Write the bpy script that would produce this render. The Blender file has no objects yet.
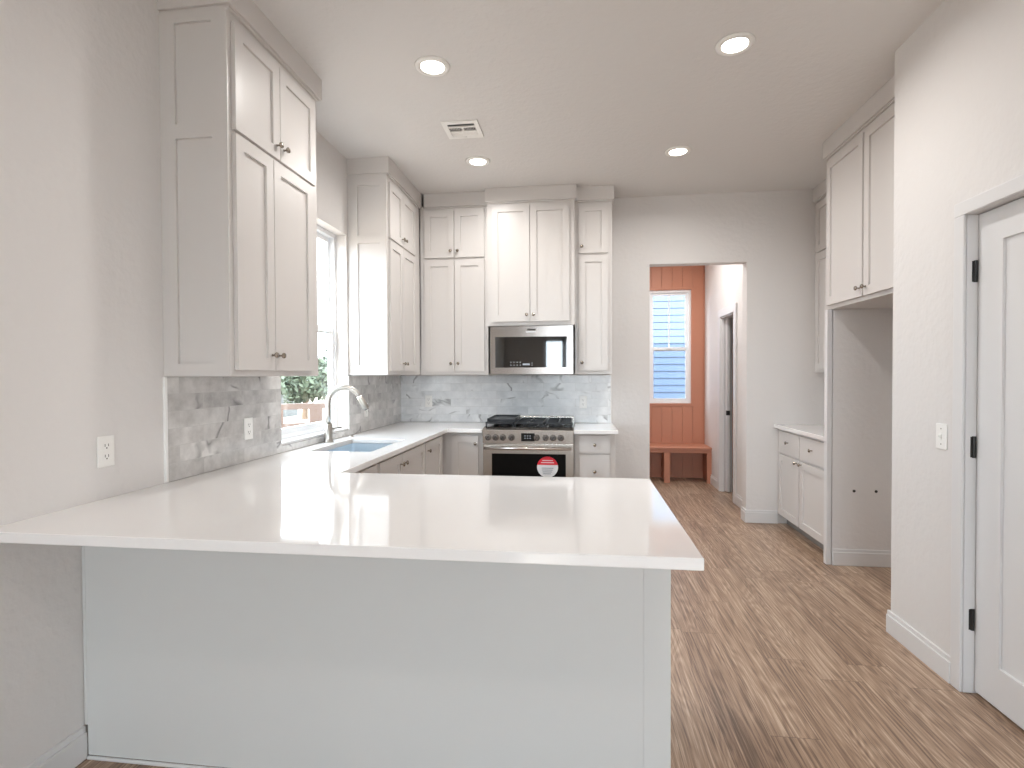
import bpy, bmesh, math, random
from mathutils import Vector, Matrix
random.seed(7)
S = bpy.context.scene
COL = S.collection
PI = math.pi

# ------------------------------------------------------------------ camera
F_PX, YAW, PITCH, ROLL = 532.858, 0.1250, -0.0160, -0.0042
CAM = Vector((1.7732, -5.1547, 1.3712))
fw = Vector((-math.sin(YAW)*math.cos(PITCH), math.cos(YAW)*math.cos(PITCH), math.sin(PITCH)))
rt = Vector((math.cos(YAW), math.sin(YAW), 0)); up = rt.cross(fw)
rt2 = rt*math.cos(ROLL) + up*math.sin(ROLL); up2 = -rt*math.sin(ROLL) + up*math.cos(ROLL)
cd = bpy.data.cameras.new('camera'); cam = bpy.data.objects.new('camera', cd); COL.objects.link(cam)
cd.sensor_fit = 'HORIZONTAL'; cd.sensor_width = 36; cd.lens = F_PX/1024*36
cd.clip_start = 0.05; cd.clip_end = 300
cam.matrix_world = Matrix(((rt2.x, up2.x, -fw.x, CAM.x), (rt2.y, up2.y, -fw.y, CAM.y), (rt2.z, up2.z, -fw.z, CAM.z), (0, 0, 0, 1)))
S.camera = cam

# ------------------------------------------------------------------ world, sun, daylight portals, exposure
SKY, SUN, LAMP_W, EXPO = 8.8, 5.0, 8.0, 0.56
w = bpy.data.worlds.new('sky'); S.world = w; w.use_nodes = True
bg = w.node_tree.nodes['Background']; bg.inputs['Color'].default_value = (0.80, 0.90, 1.0, 1); bg.inputs['Strength'].default_value = SKY
sd = bpy.data.lights.new('sun', 'SUN'); sd.energy = SUN; sd.angle = math.radians(0.6); sd.color = (1, 0.95, 0.87)
so = bpy.data.objects.new('sun', sd); COL.objects.link(so)
so.rotation_euler = Vector((0.17, 1.0, -0.50)).to_track_quat('-Z', 'Y').to_euler()
def portal(loc, direction, sx, sy):
    l = bpy.data.lights.new('window_portal', 'AREA'); l.shape = 'RECTANGLE'; l.size = sx; l.size_y = sy; l.cycles.is_portal = True
    o = bpy.data.objects.new('window_portal', l); COL.objects.link(o); o.location = loc
    o.rotation_euler = Vector(direction).to_track_quat('-Z', 'Y').to_euler()
portal((-0.19, -1.69, 1.71), (1, 0, 0), 1.05, 1.6)
portal((2.97, 2.36, 1.75), (0, -1, 0), 0.65, 1.6)
portal((2.15, -8.48, 1.46), (0, 1, 0), 2.5, 2.9)
V = S.view_settings
V.view_transform = 'Standard'; V.look = 'None'; V.exposure = EXPO; V.gamma = 1; V.use_curve_mapping = False
cy = S.cycles
cy.max_bounces = 12; cy.diffuse_bounces = 7; cy.glossy_bounces = 5; cy.transmission_bounces = 8; cy.transparent_max_bounces = 8
cy.sample_clamp_indirect = 6; cy.caustics_reflective = False; cy.caustics_refractive = False; cy.use_denoising = True

# ------------------------------------------------------------------ materials
def srgb(r, g, b):
    f = lambda c: (c/255/12.92) if c/255 <= .04045 else ((c/255+.055)/1.055)**2.4
    return (f(r), f(g), f(b), 1)
def mat(name, col, rough=0.5, metal=0.0, coat=0.0, spec=0.5, bump=None, emit=None):
    m = bpy.data.materials.new(name); m.use_nodes = True; nt = m.node_tree; b = nt.nodes['Principled BSDF']
    b.inputs['Base Color'].default_value = col; b.inputs['Roughness'].default_value = rough; b.inputs['Metallic'].default_value = metal
    b.inputs['Coat Weight'].default_value = coat; b.inputs['Specular IOR Level'].default_value = spec
    if emit: b.inputs['Emission Color'].default_value = emit[0]; b.inputs['Emission Strength'].default_value = emit[1]
    tc = nt.nodes.new('ShaderNodeTexCoord'); n = nt.nodes.new('ShaderNodeTexNoise')
    sc, st, dist = bump if bump else (90, .02, .0004)
    n.inputs['Scale'].default_value = sc; n.inputs['Detail'].default_value = 3; nt.links.new(tc.outputs['Object'], n.inputs['Vector'])
    bp = nt.nodes.new('ShaderNodeBump'); bp.inputs['Strength'].default_value = st; bp.inputs['Distance'].default_value = dist
    nt.links.new(n.outputs['Fac'], bp.inputs['Height']); nt.links.new(bp.outputs['Normal'], b.inputs['Normal'])
    return m
class N:
    """tiny node-building helper"""
    def __init__(s, m): s.nt = m.node_tree
    def n(s, t, **kw):
        o = s.nt.nodes.new(t)
        for k, v in kw.items(): setattr(o, k, v)
        return o
    def l(s, a, b): s.nt.links.new(a, b)
    def math(s, op, a, b=None, c=None):
        o = s.n('ShaderNodeMath', operation=op)
        for i, v in enumerate((a, b, c)):
            if v is None: continue
            if isinstance(v, (int, float)): o.inputs[i].default_value = v
            else: s.l(v, o.inputs[i])
        return o.outputs[0]
    def comb(s, x, y, z=0.0):
        o = s.n('ShaderNodeCombineXYZ')
        for i, v in enumerate((x, y, z)):
            if isinstance(v, (int, float)): o.inputs[i].default_value = v
            else: s.l(v, o.inputs[i])
        return o.outputs[0]
    def ramp(s, fac, stops):
        o = s.n('ShaderNodeValToRGB'); e = o.color_ramp.elements
        while len(e) < len(stops): e.new(.5)
        for k, (p, c) in zip(e, stops): k.position = p; k.color = c
        s.l(fac, o.inputs[0]); return o.outputs[0]
    def mix(s, fac, a, b, mode='MIX'):
        o = s.n('ShaderNodeMix', data_type='RGBA', blend_type=mode)
        for i, v in ((0, fac), (6, a), (7, b)):
            if isinstance(v, (int, float)): o.inputs[i].default_value = v
            elif isinstance(v, tuple): o.inputs[i].default_value = v
            else: s.l(v, o.inputs[i])
        return o.outputs[2]

M = {}
M['wall'] = mat('wall_paint', srgb(218, 215, 213), .62, bump=(26, .55, .006))
M['ceiling'] = mat('ceiling_paint', srgb(220, 218, 216), .75, bump=(30, .5, .006))
M['trim'] = mat('trim_paint', srgb(217, 216, 216), .38)
M['cab'] = mat('cabinet_paint', srgb(208, 204, 201), .36)
M['cab2'] = mat('cabinet_paint_peninsula', srgb(209, 209, 207), .4)
M['quartz'] = mat('white_quartz', srgb(236, 234, 233), .07, coat=.3)
M['plastic'] = mat('white_plastic', srgb(238, 237, 234), .3)
M['slot'] = mat('dark_slot', srgb(60, 56, 52), .6)
M['nickel'] = mat('brushed_nickel', srgb(186, 181, 174), .28, 1)
M['knob'] = mat('satin_champagne_metal', srgb(158, 148, 136), .22, 1)
M['steel'] = mat('stainless_steel', srgb(164, 155, 149), .2, 1, bump=(200, .03, .0003))
M['steel2'] = mat('bright_stainless_steel', srgb(206, 199, 192), .26, 1, bump=(200, .03, .0003))
M['knobgrey'] = mat('dark_knob_metal', srgb(112, 106, 102), .3, 1)
M['ovenglass'] = mat('oven_glass', srgb(6, 6, 7), .12, spec=.25)
M['sink'] = mat('sink_steel', srgb(214, 222, 228), .36, 1)
M['black'] = mat('matte_black_metal', srgb(26, 25, 25), .4)
M['castiron'] = mat('cast_iron', srgb(30, 33, 38), .38)
M['enamel'] = mat('black_enamel', srgb(22, 22, 24), .12)
M['blackglass'] = mat('black_glass', srgb(10, 11, 12), .03, coat=1.0, spec=1.0)
M['display'] = mat('black_display', srgb(8, 8, 10), .08)
M['digit'] = mat('display_digits', srgb(150, 156, 162), .4, emit=((.8, .9, 1, 1), .08))
M['red'] = mat('red_print', srgb(214, 40, 58), .4)
M['paper'] = mat('white_print', srgb(225, 227, 230), .45)
M['inkgrey'] = mat('grey_ink', srgb(120, 130, 145), .5)
M['clay'] = mat('clay_orange_paint', srgb(186, 126, 100), .45)
M['vinyl'] = mat('white_vinyl', srgb(236, 238, 240), .35)
M['lens'] = mat('lamp_lens', (1, .96, .9, 1), .5, emit=((1, .93, .84, 1), 9.0))
M['kick'] = mat('toe_kick', srgb(150, 146, 142), .6)
M['caulk'] = mat('tile_edge_metal', srgb(240, 240, 238), .3)
M['siding'] = mat('lap_siding', srgb(78, 96, 120), .6)
M['roof'] = mat('grey_shingle', srgb(120, 120, 124), .8)
M['fence'] = mat('brown_brick', srgb(92, 76, 68), .85, bump=(12, .4, .01))
M['ground'] = mat('pale_sand', srgb(170, 156, 142), .9, bump=(3, .6, .03))
def ground_patches():
    m = M['ground']; k = N(m); b = m.node_tree.nodes['Principled BSDF']; tc = k.n('ShaderNodeTexCoord')
    n = k.n('ShaderNodeTexNoise'); n.inputs['Scale'].default_value = 1.6; n.inputs['Detail'].default_value = 5; n.inputs['Roughness'].default_value = .7; k.l(tc.outputs['Object'], n.inputs['Vector'])
    k.l(k.ramp(n.outputs['Fac'], [(.42, srgb(176, 160, 146)), (.60, srgb(160, 142, 126)), (.66, srgb(104, 80, 66))]), b.inputs['Base Color'])
ground_patches()
M['bark'] = mat('bark', srgb(112, 94, 78), .9)
M['leaf'] = mat('leaves', srgb(78, 88, 70), .6)
M['bluebin'] = mat('blue_grey_metal', srgb(92, 94, 92), .5)
M['concrete'] = mat('concrete', srgb(176, 172, 166), .85)
# window glass: clear, thin
def glass_mat():
    m = bpy.data.materials.new('window_glass'); m.use_nodes = True; nt = m.node_tree; k = N(m)
    for x in list(nt.nodes): nt.nodes.remove(x)
    o = k.n('ShaderNodeOutputMaterial'); t = k.n('ShaderNodeBsdfTransparent'); g = k.n('ShaderNodeBsdfGlossy'); mx = k.n('ShaderNodeMixShader'); fr = k.n('ShaderNodeLayerWeight')
    t.inputs[0].default_value = (.96, .98, .98, 1); g.inputs['Roughness'].default_value = .01
    k.l(k.math('ADD', k.math('MULTIPLY', k.math('POWER', fr.outputs['Facing'], 5.0), .6), .03), mx.inputs[0]); k.l(t.outputs[0], mx.inputs[1]); k.l(g.outputs[0], mx.inputs[2]); k.l(mx.outputs[0], o.inputs[0])
    return m
M['glass'] = glass_mat()
# floor: wood-look planks running along Y
def floor_mat():
    m = bpy.data.materials.new('oak_plank_floor'); m.use_nodes = True; k = N(m); b = m.node_tree.nodes['Principled BSDF']
    tc = k.n('ShaderNodeTexCoord'); sp = k.n('ShaderNodeSeparateXYZ'); k.l(tc.outputs['Object'], sp.inputs[0]); X, Y = sp.outputs[0], sp.outputs[1]
    PW, PL = .178, 1.22
    rx = k.math('DIVIDE', X, PW); row = k.math('FLOOR', rx); fx = k.math('FRACT', rx)
    wn = k.n('ShaderNodeTexWhiteNoise', noise_dimensions='1D'); k.l(row, wn.inputs['W'])
    ry = k.math('ADD', k.math('DIVIDE', Y, PL), k.math('MULTIPLY', wn.outputs['Value'], 7.31)); pl = k.math('FLOOR', ry); fy = k.math('FRACT', ry)
    wn2 = k.n('ShaderNodeTexWhiteNoise', noise_dimensions='2D'); k.l(k.comb(row, pl), wn2.inputs['Vector']); rnd = wn2.outputs['Value']
    ex = k.math('MINIMUM', fx, k.math('SUBTRACT', 1, fx)); ey = k.math('MINIMUM', fy, k.math('SUBTRACT', 1, fy))
    seam = k.math('MAXIMUM', k.math('LESS_THAN', ex, .008), k.math('LESS_THAN', ey, .0012))
    off = k.math('MULTIPLY', rnd, 37.0)
    # cathedral grain: rings of a stretched, distorted field
    g = k.n('ShaderNodeTexNoise'); g.inputs['Scale'].default_value = 1; g.inputs['Detail'].default_value = 2; g.inputs['Roughness'].default_value = .45
    k.l(k.comb(k.math('MULTIPLY', X, 6.5), k.math('MULTIPLY', Y, .9), off), g.inputs['Vector'])
    rings = k.math('SINE', k.math('MULTIPLY', g.outputs['Fac'], 130.0)); rings = k.math('ADD', k.math('MULTIPLY', rings, .5), .5)
    f = k.n('ShaderNodeTexNoise'); f.inputs['Scale'].default_value = 1; f.inputs['Detail'].default_value = 6; f.inputs['Roughness'].default_value = .72
    k.l(k.comb(k.math('MULTIPLY', X, 105), k.math('MULTIPLY', Y, 2.2), off), f.inputs['Vector'])
    bl = k.n('ShaderNodeTexNoise'); bl.inputs['Scale'].default_value = 1; bl.inputs['Detail'].default_value = 3
    k.l(k.comb(k.math('MULTIPLY', X, 10), k.math('MULTIPLY', Y, .45), k.math('ADD', off, 9)), bl.inputs['Vector'])
    t = k.math('ADD', k.math('MULTIPLY', rings, .06), k.math('MULTIPLY', f.outputs['Fac'], .80))
    t = k.math('ADD', t, k.math('MULTIPLY', bl.outputs['Fac'], .20)); t = k.math('ADD', t, k.math('MULTIPLY', rnd, .06))
    c = k.ramp(t, [(.40, srgb(92, 72, 58)), (.51, srgb(136, 111, 92)), (.60, srgb(164, 138, 116)), (.71, srgb(196, 174, 153))])
    c = k.mix(k.math('MULTIPLY', seam, .7), c, srgb(88, 68, 54)); k.l(c, b.inputs['Base Color'])
    b.inputs['Roughness'].default_value = .36
    bp = k.n('ShaderNodeBump'); bp.inputs['Strength'].default_value = .25; bp.inputs['Distance'].default_value = .002
    k.l(k.math('SUBTRACT', f.outputs['Fac'], k.math('MULTIPLY', seam, 2)), bp.inputs['Height']); k.l(bp.outputs[0], b.inputs['Normal'])
    return m
M['floor'] = floor_mat()
def tile_mat(name, axis, lo, hi):
    m = bpy.data.materials.new(name); m.use_nodes = True; k = N(m); b = m.node_tree.nodes['Principled BSDF']
    tc = k.n('ShaderNodeTexCoord'); sp = k.n('ShaderNodeSeparateXYZ'); k.l(tc.outputs['Object'], sp.inputs[0])
    U, Z = sp.outputs[axis], sp.outputs[2]
    P = k.comb(k.math('ADD', U, 20.07), Z)
    br = k.n('ShaderNodeTexBrick', offset=.5, offset_frequency=2); k.l(P, br.inputs['Vector'])
    br.inputs['Scale'].default_value = 1; br.inputs['Brick Width'].default_value = .305; br.inputs['Row Height'].default_value = .0763
    br.inputs['Mortar Size'].default_value = .0011; br.inputs['Mortar Smooth'].default_value = .2; br.inputs['Bias'].default_value = 0
    br.inputs['Color1'].default_value = (0, 0, 0, 1); br.inputs['Color2'].default_value = (1, 1, 1, 1); br.inputs['Mortar'].default_value = (.5, .5, .5, 1)
    rnd = k.n('ShaderNodeRGBToBW'); k.l(br.outputs['Color'], rnd.inputs[0]); off = k.math('MULTIPLY', rnd.outputs[0], 11.0)
    P3 = k.comb(U, Z, off)
    v = k.n('ShaderNodeTexNoise'); v.inputs['Scale'].default_value = 2.6; v.inputs['Detail'].default_value = 3; v.inputs['Distortion'].default_value = .5; k.l(P3, v.inputs['Vector'])
    d = k.math('ABSOLUTE', k.math('SUBTRACT', v.outputs['Fac'], .5)); vein = k.math('SUBTRACT', 1, k.math('MINIMUM', k.math('MULTIPLY', d, 38), 1))
    gate = k.n('ShaderNodeTexNoise'); gate.inputs['Scale'].default_value = 4; gate.inputs['Detail'].default_value = 2; k.l(P3, gate.inputs['Vector'])
    vein = k.math('MULTIPLY', vein, k.math('MINIMUM', k.math('MULTIPLY', k.math('MAXIMUM', k.math('SUBTRACT', gate.outputs['Fac'], .51), 0), 8), .75))
    cl = k.n('ShaderNodeTexNoise'); cl.inputs['Scale'].default_value = 8; cl.inputs['Detail'].default_value = 6; cl.inputs['Roughness'].default_value = .62; k.l(P3, cl.inputs['Vector'])
    t = k.math('ADD', k.math('MULTIPLY', cl.outputs['Fac'], .75), k.math('MULTIPLY', rnd.outputs[0], .12))
    c = k.ramp(t, [(.25, lo), (.62, hi)])
    c = k.mix(vein, c, srgb(104, 102, 102))
    c = k.mix(k.math('MULTIPLY', br.outputs['Fac'], .85), c, srgb(196, 195, 192)); k.l(c, b.inputs['Base Color'])
    b.inputs['Roughness'].default_value = .16
    bp = k.n('ShaderNodeBump'); bp.inputs['Strength'].default_value = .4; bp.inputs['Distance'].default_value = .001; bp.invert = True
    k.l(br.outputs['Fac'], bp.inputs['Height']); k.l(bp.outputs[0], b.inputs['Normal'])
    return m
M['tileL'] = tile_mat('marble_tile_side', 1, srgb(166, 163, 161), srgb(220, 218, 215))
M['tileB'] = tile_mat('marble_tile_back', 0, srgb(202, 204, 206), srgb(236, 237, 238))

# ------------------------------------------------------------------ mesh helpers
def box(bm, x0, x1, y0, y1, z0, z1):
    x0, x1 = sorted((x0, x1)); y0, y1 = sorted((y0, y1)); z0, z1 = sorted((z0, z1))
    v = [bm.verts.new(p) for p in ((x0, y0, z0), (x1, y0, z0), (x1, y1, z0), (x0, y1, z0), (x0, y0, z1), (x1, y0, z1), (x1, y1, z1), (x0, y1, z1))]
    for f in ((0, 3, 2, 1), (4, 5, 6, 7), (0, 1, 5, 4), (1, 2, 6, 5), (2, 3, 7, 6), (3, 0, 4, 7)): bm.faces.new([v[i] for i in f])
def boxes(*bs):
    bm = bmesh.new()
    for b in bs: box(bm, *b)
    return bm
def obj(name, bm, m, parent=None, bevel=0, smooth=False, seg=2):
    """link one mesh; vertices are given in world space and moved into the parent thing's space"""
    bmesh.ops.recalc_face_normals(bm, faces=bm.faces)
    if parent is not None:
        r = parent
        while r.parent: r = r.parent
        bmesh.ops.translate(bm, verts=bm.verts, vec=-r.location)
    me = bpy.data.meshes.new(name); bm.to_mesh(me); bm.free()
    if smooth:
        for p in me.polygons: p.use_smooth = True
    me.materials.append(M[m]); o = bpy.data.objects.new(name, me); COL.objects.link(o)
    if parent is not None: o.parent = parent
    if bevel:
        b = o.modifiers.new('edge', 'BEVEL'); b.width = bevel; b.segments = seg; b.limit_method = 'ANGLE'; b.angle_limit = math.radians(40)
    return o
def tag(o, label, cat, group=None, kind=None):
    o['label'] = label; o['category'] = cat
    if group: o['group'] = group
    if kind: o['kind'] = kind
    return o
def thing(name, label, cat, loc, group=None):
    o = bpy.data.objects.new(name, None); COL.objects.link(o); o.location = loc; o.empty_display_size = .1
    return tag(o, label, cat, group)
def struct(name, bm, m, parent=None, bevel=0):
    o = obj(name, bm, m, parent, bevel)
    if parent is None: o['kind'] = 'structure'
    return o
def lathe(bm, prof, origin, axis='Z', seg=24):
    """prof: (radius, height) pairs turned about an axis through origin"""
    ax = {'X': Vector((1, 0, 0)), '-X': Vector((-1, 0, 0)), 'Y': Vector((0, 1, 0)), '-Y': Vector((0, -1, 0)), 'Z': Vector((0, 0, 1)), '-Z': Vector((0, 0, -1))}[axis]
    a = ax.orthogonal().normalized(); b = ax.cross(a); o = Vector(origin); rings = []
    for r, h in prof:
        if r < 1e-6: rings.append([bm.verts.new(o + ax*h)])
        else: rings.append([bm.verts.new(o + ax*h + (a*math.cos(2*PI*i/seg) + b*math.sin(2*PI*i/seg))*r) for i in range(seg)])
    for A, B in zip(rings, rings[1:]):
        for i in range(seg):
            j = (i+1) % seg
            vs = [A[i % len(A)], A[j % len(A)], B[j % len(B)], B[i % len(B)]]
            vs = list(dict.fromkeys(vs))
            if len(vs) > 2: bm.faces.new(vs)
    for R_, in ((rings[0],), (rings[-1],)):
        if len(R_) > 1: bm.faces.new(R_)
def tube(bm, pts, rad, seg=16):
    pts = [Vector(p) for p in pts]; rads = rad if isinstance(rad, (list, tuple)) else [rad]*len(pts); rings = []
    nrm = None
    for i, p in enumerate(pts):
        t = ((pts[min(i+1, len(pts)-1)] - pts[max(i-1, 0)])).normalized()
        nrm = t.orthogonal().normalized() if nrm is None else (nrm - t*nrm.dot(t)).normalized()
        b = t.cross(nrm)
        rings.append([bm.verts.new(p + (nrm*math.cos(2*PI*k/seg) + b*math.sin(2*PI*k/seg))*rads[i]) for k in range(seg)])
    for A, B in zip(rings, rings[1:]):
        for k in range(seg): bm.faces.new((A[k], A[(k+1) % seg], B[(k+1) % seg], B[k]))
    bm.faces.new(rings[0]); bm.faces.new(rings[-1])
# local cabinet frames: u = along the face, d = out of the face, z = up
def FR(kind, base=0.0):
    if kind == 'back': return lambda u, d, z: (u, base - d, z)        # faces -Y
    if kind == 'left': return lambda u, d, z: (base + d, u, z)        # faces +X
    if kind == 'right': return lambda u, d, z: (base - d, u, z)       # faces -X
KD = {'back': '-Y', 'left': 'X', 'right': '-X'}
def fbox(bm, T, u0, u1, d0, d1, z0, z1):
    a = T(u0, d0, z0); b = T(u1, d1, z1); box(bm, a[0], b[0], a[1], b[1], a[2], b[2])
def shaker(bm, T, u0, u1, z0, z1, d, t=.019, rails=(.057,)*4, rec=.011, splits=()):
    """a slab d..d+t deep with one or more recessed panels; rails = left, right, bottom, top"""
    l, r, bo, to = rails; zs = [z0 + bo] + [z for s in splits for z in s] + [z1 - to]
    ua, ub = u0 + l, u1 - r; e = d + t
    q = lambda *p: bm.faces.new([bm.verts.new(T(*x)) for x in p])
    q((u0, d, z0), (u1, d, z0), (u1, d, z1), (u0, d, z1))
    for (a0, a1, b0, b1) in ((u0, z0, u1, z0), (u1, z0, u1, z1), (u1, z1, u0, z1), (u0, z1, u0, z0)):
        q((a0, d, a1), (b0, d, b1), (b0, e, b1), (a0, e, a1))
    q((u0, e, z0), (ua, e, z0), (ua, e, z1), (u0, e, z1)); q((ub, e, z0), (u1, e, z0), (u1, e, z1), (ub, e, z1))
    zr = [z0] + zs + [z1]
    for i in range(0, len(zr), 2): q((ua, e, zr[i]), (ub, e, zr[i]), (ub, e, zr[i+1]), (ua, e, zr[i+1]))
    for i in range(0, len(zs), 2):
        a, b = zs[i], zs[i+1]; g = e - rec
        q((ua, g, a), (ub, g, a), (ub, g, b), (ua, g, b))
        for (a0, a1, b0, b1) in ((ua, a, ub, a), (ub, a, ub, b), (ub, b, ua, b), (ua, b, ua, a)):
            q((a0, e, a1), (b0, e, b1), (b0, g, b1), (a0, g, a1))
    bmesh.ops.remove_doubles(bm, verts=bm.verts, dist=1e-5)
def knob(parent, kind, p):
    bm = bmesh.new()
    lathe(bm, [(.006, 0), (.0045, .004), (.0045, .014), (.0125, .018), (.0145, .023), (.0125, .028), (0, .030)], p, KD[kind], 16)
    return obj('knob', bm, 'knob', parent, smooth=True)
def cabinet(name, label, kind, base, u0, u1, z0, z1, depth, doors, group, crown=None, end=None, m='cab', kick=False, cat='cabinet', hollow=False):
    T = FR(kind, base); c = T((u0+u1)/2, depth/2, z0); root = thing(name, label, cat, c, group)
    bm = bmesh.new()
    zb_ = z0 + (.10 if kick else 0); g0 = .003
    if hollow:
        for q in ((u0, u0+.018, g0, depth, zb_, z1), (u1-.018, u1, g0, depth, zb_, z1), (u0+.018, u1-.018, g0, depth, zb_, zb_+.018), (u0+.018, u1-.018, depth-.02, depth, zb_+.018, z1)): fbox(bm, T, *q)
    else: fbox(bm, T, u0, u1, g0, depth, zb_, z1)
    obj('body', bm, m, root, .0015)
    if kick:
        bm = bmesh.new(); fbox(bm, T, u0 + .002, u1 - .002, .02, depth - .075, z0, z0 + .10); obj('toe_kick', bm, 'kick' if m == 'cab' else m, root)
    for (what, a, b, c0, c1, ku, kz) in doors:
        bm = bmesh.new()
        if what == 'drawer': fbox(bm, T, a, b, depth, depth + .019, c0, c1)
        else: shaker(bm, T, a, b, c0, c1, depth)
        dr = obj('drawer' if what == 'drawer' else 'door', bm, m, root, .001)
        if ku is not None: knob(dr, kind, T(ku, depth + .019, kz))
    if crown:
        (ca, cb, cz0, cz1) = crown; bm = bmesh.new()
        fbox(bm, T, ca, cb, 0.0, depth + .024, cz0, cz1); fbox(bm, T, ca + (.012 if ca < u0 else 0), cb - (.012 if cb > u1 else 0), 0, depth + .012, cz0 - .012, cz0)
        obj('crown', bm, m, root, .0015)
    if end:
        bm = bmesh.new(); y, (xa, xb), rails, sp, (ez0, ez1) = end
        shaker(bm, FR('back', y), xa, xb, ez0, ez1, 0, t=.014, rails=rails, rec=.012, splits=sp); obj('end_panel', bm, m, root, .0012)
    return root

H = 3.047
# ------------------------------------------------------------------ room shell
struct('floor', boxes((-.15, 4.75, -8.5, 2.35, -.12, 0)), 'floor')
struct('ceiling', boxes((-.15, 4.75, -8.5, 2.35, H, H+.35)), 'ceiling')
WY0, WY1, WZ0, WZ1 = -2.175, -1.230, .955, 2.457     # kitchen window opening
struct('wall_left', boxes((-.15, 0, -8.5, WY0, 0, H),
       (-.15, 0, WY0, WY1, 0, WZ0), (-.15, 0, WY0, WY1, WZ1, H), (-.15, 0, WY1, .12, 0, H)), 'wall')
OX0, OX1, OZ = 2.435, 3.311, 2.41                    # opening to the mudroom
struct('wall_back', boxes((0, OX0, 0, .12, 0, H), (OX0, OX1, 0, .12, OZ, H), (OX1, 4.2, 0, .12, 0, H)), 'wall')
RX = 3.408; DY0, DY1 = -3.48, -2.656                 # right wall, door rough opening
struct('wall_right', boxes((RX, RX+.12, -8.35, DY0, 0, H), (RX, RX+.12, DY0, DY1, 2.055, H), (RX, RX+.12, DY1, -2.247, 0, H), (RX, 4.2, -2.247, -2.127, 0, H)), 'wall')
struct('wall_alcove', boxes((4.2, 4.35, -8.5, .12, 0, H)), 'wall')
struct('wall_niche', boxes((3.576, 4.2, -1.085, -1.043, 0, 1.833)), 'wall')
RO = (.95, 3.35, .04, 2.24)
TZ = (2.34, 2.88)
struct('wall_rear', boxes((0, RO[0], -8.5, -8.35, 0, H), (RO[1], 4.2, -8.5, -8.35, 0, H), (RO[0], RO[1], -8.5, -8.35, RO[3], TZ[0]), (RO[0], RO[1], -8.5, -8.35, TZ[1], H), (RO[0], RO[1], -8.5, -8.35, 0, RO[2])), 'wall')
# mudroom
MW = (2.70, 3.25, .99, 2.50); MY = 2.17
struct('wall_mudroom_left', boxes((1.88, 2.0, .12, MY+.15, 0, H)), 'wall')
struct('wall_mudroom_rear', boxes((2.0, MW[0], MY, MY+.15, 0, H), (MW[1], 4.6, MY, MY+.15, 0, H), (MW[0], MW[1], MY, MY+.15, 0, MW[2]), (MW[0], MW[1], MY, MY+.15, MW[3], H)), 'clay')
CX = 3.425; CY0, CY1, CZT = .79, 1.35, 2.045
struct('wall_mudroom_right', boxes((CX, CX+.12, .12, CY0, 0, H), (CX, CX+.12, CY0, CY1, CZT, H), (CX, CX+.12, CY1, MY, 0, H)), 'wall')
struct('wall_closet', boxes((4.6, 4.75, .0, MY+.15, 0, H), (4.2, 4.6, .0, .12, 0, H)), 'wall')
# vertical shiplap boards on the mudroom rear wall
bm = bmesh.new(); x = 2.005; pitch = .1335; x = 3.41 - pitch*10.0 - .0
TR = .075
k0 = -2
for i in range(12):
    a = 2.739 - pitch*6 + i*pitch; b = min(a + pitch - .004, 3.424); a = max(a, 2.005)
    if b - a < .01: continue
    wa, wb = MW[0]-.035, MW[1]+.035
    if b <= wa or a >= wb: box(bm, a, b, MY-.012, MY, 0, H)
    else:
        box(bm, a, b, MY-.012, MY, 0, MW[2]-.03); box(bm, a, b, MY-.012, MY, MW[3]+.03, H)
        if a < wa: box(bm, a, wa, MY-.012, MY, MW[2]-.03, MW[3]+.03)
        if b > wb: box(bm, wb, b, MY-.012, MY, MW[2]-.03, MW[3]+.03)
struct('trim_shiplap', bm, 'clay', bevel=.0015)
def ringboxes(x0, x1, z0, z1, wd, y0, y1):   # frame in an XZ plane
    return [(x0-wd, x0, y0, y1, z0-wd, z1+wd), (x1, x1+wd, y0, y1, z0-wd, z1+wd), (x0, x1, y0, y1, z0-wd, z0), (x0, x1, y0, y1, z1, z1+wd)]
struct('trim_mudroom_window', boxes(*ringboxes(MW[0], MW[1], MW[2], MW[3], .036, MY-.022, MY-.0)), 'clay', bevel=.002)
# baseboards
BH = .118
def bb(name, *segs):      # each: x0,x1,y0,y1 footprint plus the side that carries the top bead
    bm = bmesh.new()
    for (x0, x1, y0, y1, side) in segs:
        box(bm, x0, x1, y0, y1, 0, BH-.022)
        i = .006; X0, X1, Y0, Y1 = x0, x1, y0, y1
        if side == 'x+': X1 -= i
        if side == 'x-': X0 += i
        if side == 'y-': Y0 += i
        box(bm, X0, X1, Y0, Y1, BH-.022, BH)
    return struct(name, bm, 'trim', bevel=.003)
bb('baseboard_left', (0, .016, -8.35, -3.463, 'x+'))
bb('baseboard_right', (RX-.016, RX, -2.600, -2.111, 'x-'), (RX, 3.7, -2.127, -2.111, 'y-'))
bb('baseboard_right.001', (RX-.016, RX, -8.35, -3.55, 'x-'))
bb('baseboard_back', (2.09, OX0, -.016, 0, 'y-'))
bb('baseboard_back.001', (OX1-.016, 3.585, -.016, 0, 'y-'), (OX1-.016, OX1, 0, .12, 'x-'))
bb('baseboard_niche', (3.577, 4.2, -1.101, -1.085, 'y-'))
bb('baseboard_mudroom', (CX-.016, CX, .12, CY0-.086, 'x-'))
bb('baseboard_mudroom.001', (CX-.016, CX, CY1+.086, 1.785, 'x-'))

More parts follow.
